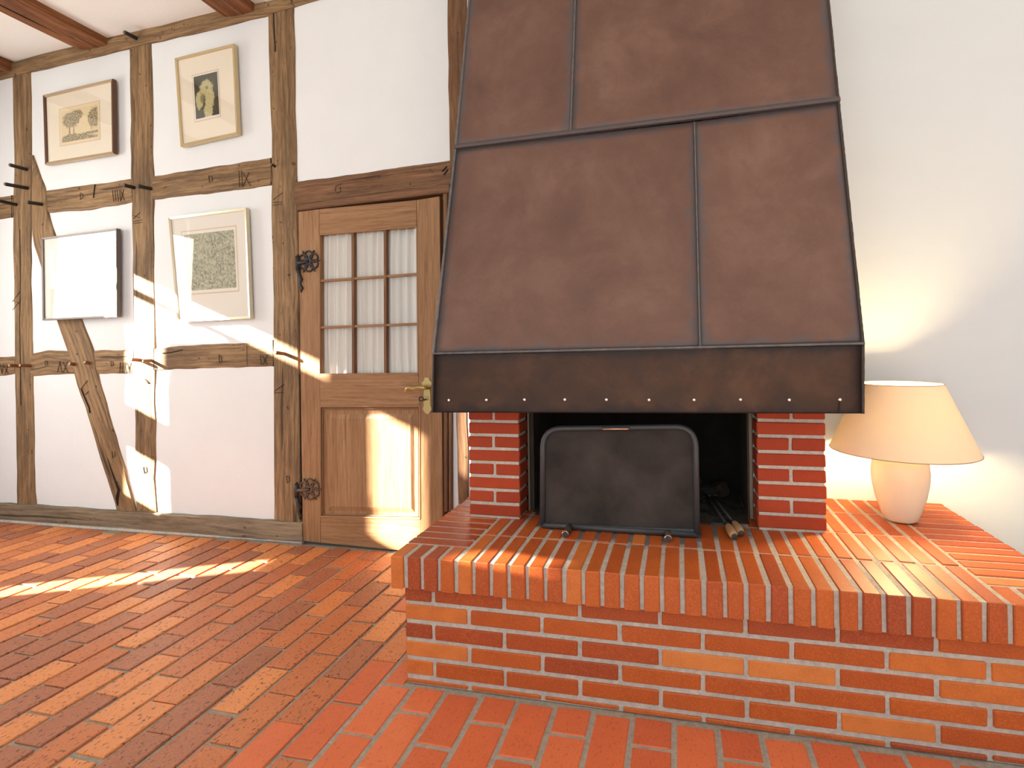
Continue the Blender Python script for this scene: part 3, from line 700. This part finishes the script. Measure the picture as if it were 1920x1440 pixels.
# ------------------------------------------------------------------ hearth
T = .4431; HH = .110; OV = .03; HX0 = .0209; HP = .0603; BB = .275; XR = 1.985; YB = YC-.003
hearth = thing('brick_hearth', 'wide orange brick hearth platform with grey mortar joints below the copper hood', 'hearth', (1.0, .45, 0))
bm = bmesh.new(); add_box(bm, (.006, .005, 0), (XR-.006, YB, T-HH-.001)); add_box(bm, (HX0-HP+.011, -OV+.010, T-HH+.002), (HX0+33*HP-.011, YB, T-.0022))
keep(bm_obj('mortar_bed', bm, 'mortar_soot', hearth))
def hb_(a, b, **k): return brick(a, b, 'hearth_brick', hearth, .003, (R_.uniform(-.0012, .0012), R_.uniform(-.0015, .0012), R_.uniform(-.001, .0012)), **k)
for r in range(6):
    z1_, z0_ = BB+.0555-.0625*r, BB+.007-.0625*r
    if z0_ < 0: z0_ = .002
    if r == 5: z1_ = .0165
    first = .1054 if r % 2 == 0 else .2317; xs = [-.005]
    x = first
    while x < XR-.03: xs.append(x); x += .25
    xs.append(XR+.005)
    for a, b in zip(xs, xs[1:]): hb_((a+.0065, 0, z0_), (b-.0065, .09, z1_), rot=(b-a > .24))
    ys = [.095, .215, .465, .715, YB] if r % 2 == 0 else [.095, .34, .59, .84, YB]
    for a, b in zip(ys, ys[1:]): hb_((0, a+.005, z0_), (.09, b-.005, z1_), rot=False)
    for a, b in zip(ys, ys[1:]): hb_((XR-.09, a+.005, z0_), (XR, b-.005, z1_), rot=False)
for k in range(34):
    xa, xb = HX0+HP*(k-1)+.0070, HX0+HP*k-.0070; short = k <= 3 or k >= 30
    hb_((xa, -OV, T-HH), (xb, -OV+(.115 if short else .241), T), rot=False)
    if 4 <= k <= 29:
        sooty = .30 < xa and xb < 1.20
        for y0, y1 in ((.2195, .4605), (.4705, .7105), (.7205, YB)):
            if sooty and y0 > .4: brick((xa, y0, T-HH), (xb, y1, T-.002), 'soot_brick', hearth, .003)
            else: hb_((xa, y0, T-HH), (xb, y1, T), rot=False)
y = -OV+.125
while y < YB-.02:
    y2 = min(y+.0495, YB)
    hb_((HX0-HP+.0045, y, T-HH), (HX0+3*HP-.0045, y2, T)); hb_((HX0+29*HP+.0045, y, T-HH), (HX0+33*HP-.0045, y2, T)); y += HP

# ------------------------------------------------------------------ piers
def pier(xa, xb, yf, pitch, label, ztop=.93):
    p = thing('brick_pier', label, 'pier', ((xa+xb)/2, yf+.06, T), 'brick piers of the fireplace')
    d = .115; bm = bmesh.new(); add_box(bm, (xa+.005, yf+.005, T-.001), (xb-.005, yf+d-.004, ztop)); keep(bm_obj('mortar_core', bm, 'mortar_pale', p))
    z = T+.009; i = 0; bh = pitch-.0125
    while z < ztop-.02:
        zt = min(z+bh, ztop); j = lambda: (R_.uniform(-.001, .001), R_.uniform(-.001, .001), 0)
        if i % 2 == 0: brick((xa, yf, z), (xb, yf+d, zt), 'pier_brick', p, .003, j())
        else:
            m = (xa+xb)/2+R_.uniform(-.003, .003)
            brick((xa, yf, z), (m-.0055, yf+d, zt), 'pier_brick', p, .003, j()); brick((m+.0055, yf, z), (xb, yf+d, zt), 'pier_brick', p, .003, j())
        z += pitch; i += 1
    return p
pier(.078, .2945, .398, .0556, 'red brick pier under the left end of the copper hood beside the door')
pier(1.204, 1.441, .443, .0579, 'red brick pier under the right end of the copper hood beside the lamp')

# ------------------------------------------------------------------ fire chamber
fc = thing('fire_chamber', 'soot-blackened steel fire chamber behind the black fire screen', 'firebox', (.75, .7, T))
def fpart(name, a, b, mat, bev=0):
    bm = bmesh.new(); add_box(bm, a, b, bev); return keep(bm_obj(name, bm, mat, fc))
fpart('side_panel', (.298, .53, T+.001), (.318, YB, .96), 'fire_steel'); fpart('side_panel', (1.185, .575, T+.001), (1.203, YB, .96), 'fire_steel')
fpart('back_panel', (.318, YB-.02, T+.001), (1.185, YB, .96), 'soot')
fpart('top_panel', (.078, .37, .945), (1.441, YB, .965), 'soot')
fpart('outer_panel', (.08, .52, T+.001), (.296, YB, .94), 'soot'); fpart('outer_panel', (1.206, .565, T+.001), (1.44, YB, .94), 'white_wall')
fpart('angle_iron', (.296, .512, T+.002), (.304, .532, .945), 'angle_iron', .001); fpart('angle_iron', (1.190, .557, T+.002), (1.203, .577, .945), 'angle_iron', .001)
bm = bmesh.new(); n = 34
for i in range(n+1):
    for j in range(n+1):
        x = .32+.862*i/n; yy = .50+.385*j/n; e = min(1, 5*min(i/n, 1-i/n))*min(1, 2.5*j/n)
        bm.verts.new((x, yy, T+.0015+e*(.012+.022*abs(noise.noise(Vector((x*14, yy*14, 0))))+.03*max(0, j/n-.5))))
bm.verts.ensure_lookup_table()
for i in range(n):
    for j in range(n): bm.faces.new([bm.verts[k] for k in (i*(n+1)+j, (i+1)*(n+1)+j, (i+1)*(n+1)+j+1, i*(n+1)+j+1)])
a = keep(bm_obj('ash_bed', bm, 'ash', fc)); a['kind'] = 'stuff'
def chunk(loc, s, mat='ember'):
    bm = bmesh.new(); bmesh.ops.create_icosphere(bm, subdivisions=2, radius=1)
    sd = R_.uniform(0, 99)
    for v in bm.verts: v.co = Vector((v.co.x*s[0], v.co.y*s[1], v.co.z*s[2]))*(1+.5*noise.noise(v.co*1.7+Vector((sd, 0, 0))))+Vector(loc)
    return keep(bm_obj('charred_lump', bm, mat, fc))
for loc, s in (((1.09, .80, T+.05), (.045, .04, .035)), ((1.03, .76, T+.045), (.05, .035, .03)), ((.36, .80, T+.06), (.03, .05, .05)), ((.34, .66, T+.04), (.02, .04, .03)), ((.97, .82, T+.06), (.06, .04, .04))): chunk(loc, s)

# ------------------------------------------------------------------ hood
YH = .22; BL, BRt = onY(811, 773.5, YH), onY(1618, 775.5, YH); TL, TRt = onY(813, 664, YH), onY(1618, 645, YH)
hood = thing('chimney_hood', 'tall tapering brown copper chimney hood over the brick fireplace', 'chimney hood', ((BL.x+BRt.x)/2, YH+.3, .9))
SLP = .20; nrm = Vector((0, -1, SLP)).normalized()
def hp_(u, v): return onP(u, v, (0, YH, 1.124), nrm)
def sheet(name, corners, mat, n=28, th=.003, lift=0, normal=nrm, dent=.0025):
    a, b, c, d = corners; V = []; E = []; sd = R_.uniform(0, 99)
    W = ((b-a).length+(c-d).length)/2; H = ((d-a).length+(c-b).length)/2
    for j in range(n+1):
        for i in range(n+1):
            s, t = i/n, j/n; p = a.lerp(b, s).lerp(d.lerp(c, s), t); e = min(s*W, (1-s)*W, t*H, (1-t)*H)
            V.append(p+normal*(lift+dent*min(1, e*12)*noise.noise(Vector((p.x*4, p.z*4, sd))))); E.append(e)
    m = len(V); Fc = [(j*(n+1)+i, j*(n+1)+i+1, (j+1)*(n+1)+i+1, (j+1)*(n+1)+i) for j in range(n) for i in range(n)]
    o = mesh_obj(name, V, Fc, mat, hood, smooth=True)
    at = o.data.attributes.new('edge', 'FLOAT', 'POINT')
    for k in range(m): at.data[k].value = E[k]
    so_ = o.modifiers.new('thickness', 'SOLIDIFY'); so_.thickness = th; so_.offset = 1 if normal.y > 0 else -1
    return keep(o)
def ext(p, q, z): return p+(q-p)*((z-p.z)/(q.z-p.z))
ZT = 3.195
eL0, eL1 = hp_(813, 664), hp_(879, 0); eR0, eR1 = hp_(1618, 645), hp_(1553, 0)
LT, RTp = ext(eL0, eL1, ZT), ext(eR0, eR1, ZT)
mL, mR = hp_(854.5, 279), hp_(1571.5, 190.5)
kneeL, kneeR = mL, mR
s1 = hp_(1302, 229); s1b = hp_(1313, 655); s2 = hp_(1070, 253); s2t = ext(s2, hp_(1079, 0), ZT)
sheet('lower_panel', (eL0, s1b, s1, mL), 'hood'); sheet('lower_panel', (s1b, eR0, mR, s1), 'hood')
sheet('upper_panel', (mL, s2, s2t, LT), 'hood', lift=.004); sheet('upper_panel', (s2, mR, RTp, s2t), 'hood', lift=.004)
sheet('band', (BL, BRt, TRt, TL), 'band', 34, normal=Vector((0, -1, 0)), dent=.0012)
def wallpt(p): return Vector((p.x, YB, p.z))
for A, Bp, C_, D_, sgn in ((BL, TL, mL, LT, -1), (BRt, TRt, mR, RTp, 1)):
    V = [A, wallpt(A), Bp, wallpt(Bp), C_, wallpt(C_), D_, wallpt(D_)]
    o = mesh_obj('side_panel', V, [(0, 1, 3, 2), (2, 3, 5, 4), (4, 5, 7, 6)], 'hood', hood); so_ = o.modifiers.new('thickness', 'SOLIDIFY'); so_.thickness = .003; keep(o)
# bottom return of the band (hides the open underside at the rim)
def seam(name, pts, r, mat='seam', flat=.5, nrm_=nrm):
    bm = bmesh.new(); P = []
    L = sum((b-a).length for a, b in zip(pts, pts[1:])); n = max(8, int(L/.012))
    for i in range(n+1):
        t = i/n*L; k = 0
        while k < len(pts)-2 and t > (pts[k+1]-pts[k]).length: t -= (pts[k+1]-pts[k]).length; k += 1
        P.append(pts[k].lerp(pts[k+1], t/(pts[k+1]-pts[k]).length))
    add_tube(bm, P, [r*(1+.28*noise.noise(Vector((p.x*90, p.z*90, r*999)))) for p in P], 6)
    return keep(bm_obj(name, bm, mat, hood, True))
o = nrm*.002
seam('edge_seam', [eL0+o, mL+o, LT+o], .0055); seam('edge_seam', [eR0+o, mR+o, RTp+o], .0050, 'seam_dark')
seam('edge_seam', [BL, TL], .004, 'seam_dark'); seam('edge_seam', [BRt, TRt], .005, 'seam_dark')
seam('joint_seam', [s1b+nrm*.001, s1+nrm*.001], .0032); seam('joint_seam', [s2+nrm*.004, s2t+nrm*.004], .0042)
seam('fold_seam', [TL+Vector((-.002, -.006, .002)), TRt+Vector((.003, -.006, .002))], .0048, 'seam')
q = Vector((0, -.004, 0)); bm = bmesh.new()
add_hexa(bm, [mL+nrm*.012+Vector((-.004, 0, -.004)), mR+nrm*.012+Vector((.005, 0, -.004)), mR+nrm*.010+Vector((.005, 0, .007)), mL+nrm*.010+Vector((-.004, 0, .007))],
         [mL+Vector((-.004, 0, -.004)), mR+Vector((.005, 0, -.004)), mR+Vector((.005, 0, .02)), mL+Vector((-.004, 0, .02))]); keep(bm_obj('fold_seam', bm, 'hood', hood))
for u, v in ((841.5, 750.5), (912, 750), (983.5, 749.5), (1059, 749.5), (1137, 749.5), (1217, 750), (1301.5, 750), (1388.5, 749.5), (1480, 750), (1575, 749.5)):
    c = onY(u, v, YH-.003); bm = bmesh.new(); bmesh.ops.create_uvsphere(bm, u_segments=12, v_segments=8, radius=.0056)
    for vv in bm.verts: vv.co = Vector((vv.co.x, vv.co.y*.6, vv.co.z))+c
    keep(bm_obj('rivet', bm, 'rivet', hood, True))
bm = bmesh.new(); add_tube(bm, [onY(1574.5, 752, YH-.0035), onY(1573, 773, YH-.0035)], .0016, 5); keep(bm_obj('slit', bm, 'crack', hood))

# ------------------------------------------------------------------ fire screen
YS0, YS1 = .318, .340
def sp(u, v): 
    t = (1000-v)/200.; return onY(u, v, YS0+(YS1-YS0)*max(0, min(1, t)))
screen = thing('fire_screen', 'black metal fire screen with rounded top corners standing before the fireplace opening', 'fire screen', tuple(onZ(1162, 1003, T)))
bl, br_, tr, tl = sp(1017.5, 991), sp(1307, 1002), sp(1304, 800), sp(1018, 804)
path = [bl, tl.lerp(bl, .22)]
bl.z = T+.0122; br_.z = T+.0122
def arc(p0, pc, p1, n=8): return [p0.lerp(pc, t).lerp(pc.lerp(p1, t), t) for t in [i/n for i in range(n+1)]]
path = [bl]+arc(tl.lerp(bl, .20), tl, tl.lerp(tr, .13))+arc(tr.lerp(tl, .13), tr, tr.lerp(br_, .20))+[br_]
bm = bmesh.new(); add_tube(bm, path, .0112, 10); add_tube(bm, [bl, br_], .0112, 10); keep(bm_obj('frame', bm, 'screen_frame', screen, True))
bm = bmesh.new(); back = [p+Vector((0, .004, 0)) for p in path]; bm.faces.new([bm.verts.new(p) for p in back]); keep(bm_obj('gauze_panel', bm, 'gauze', screen))
bm = bmesh.new(); kick = [sp(1022, 981), sp(1303, 992), sp(1303, 1000), sp(1022, 989)]; kick = [p+Vector((0, -.003, 0)) for p in kick]; add_hexa(bm, kick, [p+Vector((0, .008, 0)) for p in kick], .001); keep(bm_obj('kick_plate', bm, 'screen_frame', screen))
bm = bmesh.new(); h0, h1 = sp(1131, 802.5), sp(1180, 802); dv = Vector((0, -.02, 0))
add_tube(bm, [h0, h0+dv, h0.lerp(h1, .06)+dv*1.3, h1.lerp(h0, .06)+dv*1.3, h1+dv, h1], .0038, 8); keep(bm_obj('handle', bm, 'copper', screen, True))
for u, v in ((1063, 996), (1253, 1004)):
    c = onZ(u, v, T+.0127); e = c-Vector((0, .03, 0)); bm = bmesh.new(); add_tube(bm, [c+Vector((0, .07, 0)), e], .0122, 12); f_ = keep(bm_obj('foot', bm, 'fire_steel', screen, True))
    bm = bmesh.new(); add_tube(bm, [e+Vector((0, .006, 0)), e-Vector((0, .003, 0))], .0128, 12); keep(bm_obj('foot_ring', bm, 'copper', f_, True)); 
    bm = bmesh.new(); add_tube(bm, [e-Vector((0, .002, 0)), e-Vector((0, .006, 0))], [.0114, .009], 12); keep(bm_obj('foot_cap', bm, 'screen_frame', f_))

# ------------------------------------------------------------------ fire tools lying on the hearth
def tool(name, label, cat, tip_px, neck_px, far_px, far_z, hm, kind):
    a = onZ(*tip_px, T+.0175); b = onZ(*neck_px, T+.021); c = onZ(*far_px, far_z)
    t = thing(name, label, cat, tuple(a), 'fire tools'); d = (b-a); L = d.length; d.normalize(); bm = bmesh.new()
    add_tube(bm, [a, a+d*.02*L/.1, a+d*L*.35, a+d*L*.75, b], [.011, .0155, .017, .0145, .010], 12); keep(bm_obj('handle', bm, hm, t, True))
    bm = bmesh.new(); add_tube(bm, [a-d*.003, a+d*.012], [.0105, .013], 12); keep(bm_obj('end_cap', bm, 'fire_steel', t, True))
    bm = bmesh.new(); add_tube(bm, [b-d*.012, b+d*.012], .0108, 12); keep(bm_obj('ferrule', bm, 'screen_frame', t, True))
    bm = bmesh.new(); add_tube(bm, [b, b.lerp(c, .5), c], .0052, 8)
    if kind == 'poker':
        e = (c-b).normalized(); add_tube(bm, [c, c+e*.04, c+e*.05+Vector((.02, 0, 0))], [.0055, .005, .002], 8)
    keep(bm_obj('shaft', bm, 'screen_frame', t, True))
    if kind != 'poker':
        e = (c-b).normalized(); sx = e.cross(Vector((0, 0, 1))).normalized(); bm = bmesh.new()
        pts = [c-sx*.02, c+sx*.02, c+sx*.028+e*.07, c-sx*.028+e*.07]; add_hexa(bm, pts, [p+Vector((0, 0, .003)) for p in pts], .0005); keep(bm_obj('blade', bm, 'screen_frame', t))
tool('fire_poker', 'fire poker with light wooden handle lying nearer the fire screen', 'poker', (1377, 1006), (1364, 985), (1323, 927), T+.045, 'wood_handle', 'poker')
tool('fire_shovel', 'fire shovel with dark shaft and capped handle lying nearer the right brick pier', 'shovel', (1390, 1000), (1376, 980), (1336, 930), T+.06, 'wood_handle', 'shovel')

# ------------------------------------------------------------------ table lamp
LX, LY = 1.757, .65
lamp = thing('table_lamp', 'lit table lamp with peach cone shade and cream ceramic base on the brick hearth', 'lamp', (LX, LY, T))
bm = bmesh.new(); add_lathe(bm, [(0, .002), (.048, .002), (.054, .004), (.060, .010), (.072, .045), (.087, .095), (.0965, .145), (.0995, .185), (.096, .225), (.084, .252), (.060, .270), (.030, .280), (.022, .284), (0, .284)], (LX, LY, T)); base = keep(bm_obj('lamp_base', bm, 'ceramic', lamp, True))
bm = bmesh.new(); add_lathe(bm, [(.0, .284), (.016, .284), (.016, .33), (0, .33)], (LX, LY, T), 16); keep(bm_obj('lamp_socket', bm, 'brass', lamp, True))
bm = bmesh.new(); bmesh.ops.create_uvsphere(bm, u_segments=20, v_segments=12, radius=.055)
for v in bm.verts: v.co += Vector((LX, LY, T+.345))
bulb = keep(bm_obj('bulb', bm, 'bulb', lamp, True)); bulb.visible_shadow = True
SB, ST, RB, RTt = .716, .974, .250, .140
bm = bmesh.new(); add_lathe(bm, [(RB+(RTt-RB)*i/6, SB+(ST-SB)*i/6) for i in range(7)], (LX+.006, LY, 0), 96); shade = keep(bm_obj('lamp_shade', bm, 'shade', lamp, True))
bm = bmesh.new(); ring = lambda r, z: [(LX+.006+r*math.cos(t), LY+r*math.sin(t), z) for t in [i*2*math.pi/96 for i in range(96)]]
add_tube(bm, ring(RB, SB), .0014, 6, closed=True); keep(bm_obj('shade_rim', bm, 'shade_trim', lamp, True)); bm = bmesh.new(); add_tube(bm, ring(RTt, ST), .0014, 6, closed=True); keep(bm_obj('shade_rim', bm, 'shade_trim', lamp, True))
bm = bmesh.new()
for k in range(3):
    a = k*2*math.pi/3+.4; add_tube(bm, [(LX, LY, T+.335), (LX+.006+RTt*.99*math.cos(a), LY+RTt*.99*math.sin(a), ST-.03)], .0015, 5)
keep(bm_obj('shade_holder', bm, 'brass', lamp))

# ------------------------------------------------------------------ framed pictures
def picture(label, quad, fw, frame_m, parts, mat_in, print_m, print_in, slip=None, depth=.026, fwd=(0, 0, 0, 0), board='paper'):
    y0 = YW-.012-depth; Q = [onY(u, v, y0-f) for (u, v), f in zip(quad, fwd)]
    t = thing('framed_picture', label, 'picture', tuple((Q[2]+Q[3])/2+Vector((0, depth, 0))), 'framed etchings on the timber wall')
    cen = sum(Q, Vector())/4
    def inset(Qs, d):
        out = []
        for i in range(4):
            p, a, b = Qs[i], Qs[i-1], Qs[(i+1) % 4]; out.append(p+(a-p).normalized()*d+(b-p).normalized()*d)
        return out
    I = inset(Q, fw); bk = Vector((0, depth, 0))
    for i in range(4):
        j = (i+1) % 4; bm = bmesh.new(); add_hexa(bm, [Q[i], Q[j], I[j]+Vector((0, .003, 0)), I[i]+Vector((0, .003, 0))], [Q[i]+bk, Q[j]+bk, I[j]+bk, I[i]+bk], .0012)
        keep(bm_obj('frame_bar', bm, parts[i], t))
    S = [p+Vector((0, .010, 0)) for p in inset(Q, fw-.002)]
    keep(mesh_obj('mat_board', S, [(0, 1, 2, 3)], board, t))
    def sub(f, dy):       # fractions l,t,r,b of the mat
        l, tp, r, b = f
        def at(s, tt): return S[0].lerp(S[1], s).lerp(S[3].lerp(S[2], s), tt)+Vector((0, dy, 0))
        return [at(l, tp), at(r, tp), at(r, b), at(l, b)]
    if slip: keep(mesh_obj('mat_bevel', sub(slip, -.0007), [(0, 1, 2, 3)], 'paper_warm' if slip[0] else 'paper', t)); 
    if slip:
        e = .012; l, tp, r, b = slip; keep(mesh_obj('inner_mat', sub((l+e, tp+e, r-e, b-e), -.0012), [(0, 1, 2, 3)], mat_in, t))
    keep(mesh_obj('print', sub(print_in, -.0018), [(0, 1, 2, 3)], print_m, t, [(0, 1), (1, 1), (1, 0), (0, 0)]))
    G = [p+Vector((0, .006, 0)) for p in inset(Q, fw-.003)]
    keep(mesh_obj('glass', G+[p+Vector((0, .002, 0)) for p in G], [(0, 1, 2, 3), (7, 6, 5, 4), (0, 4, 5, 1), (1, 5, 6, 2), (2, 6, 7, 3), (3, 7, 4, 0)], 'glass', t))
    bm = bmesh.new(); B0 = inset(Q, .004); add_hexa(bm, [p+Vector((0, .014, 0)) for p in B0], [p+bk*.98 for p in B0]); keep(bm_obj('backing', bm, 'backing', t))
    return t
M['cream_board'] = mat_plain('cream_mat_board', s2l((236, 226, 206)), .85, 0, .02, 20)
M['ivory'] = mat_plain('ivory_paper', s2l((232, 214, 176)), .85, 0, .02, 20)
picture('walnut and gold framed etching of trees, upper left beside the braced post', [(80, 178), (211, 147), (213, 288), (84, 309)], .017, None, ['bronze', 'walnut', 'bronze', 'walnut'], 'ivory', 'print_trees', (.23, .27, .78, .74), (.19, .22, .815, .79), board='cream_board')
picture('gold framed upright dark print of an arch, upper right above the rail', [(327, 109), (438, 81), (446, 251), (338, 275)], .016, None, ['gold']*4, 'paper', 'print_arch', (.27, .24, .70, .74), (.235, .21, .725, .775), board='cream_board')
picture('dark metal framed print with bright window reflection, hung over the diagonal brace', [(77, 446), (219, 428), (219, 594), (79, 601)], .011, None, ['steel_frame']*4, 'paper', 'print_grey', (.16, .16, .94, .80), (.14, .13, .97, .83), fwd=(.034, .004, .004, .034))
picture('champagne framed grey-green etching, lower right between post and door post', [(315, 407), (461, 389), (469, 597), (332, 604)], .015, None, ['champagne']*4, 'paper', 'print_green', (.155, .17, .84, .72), (.12, .13, .875, .76))
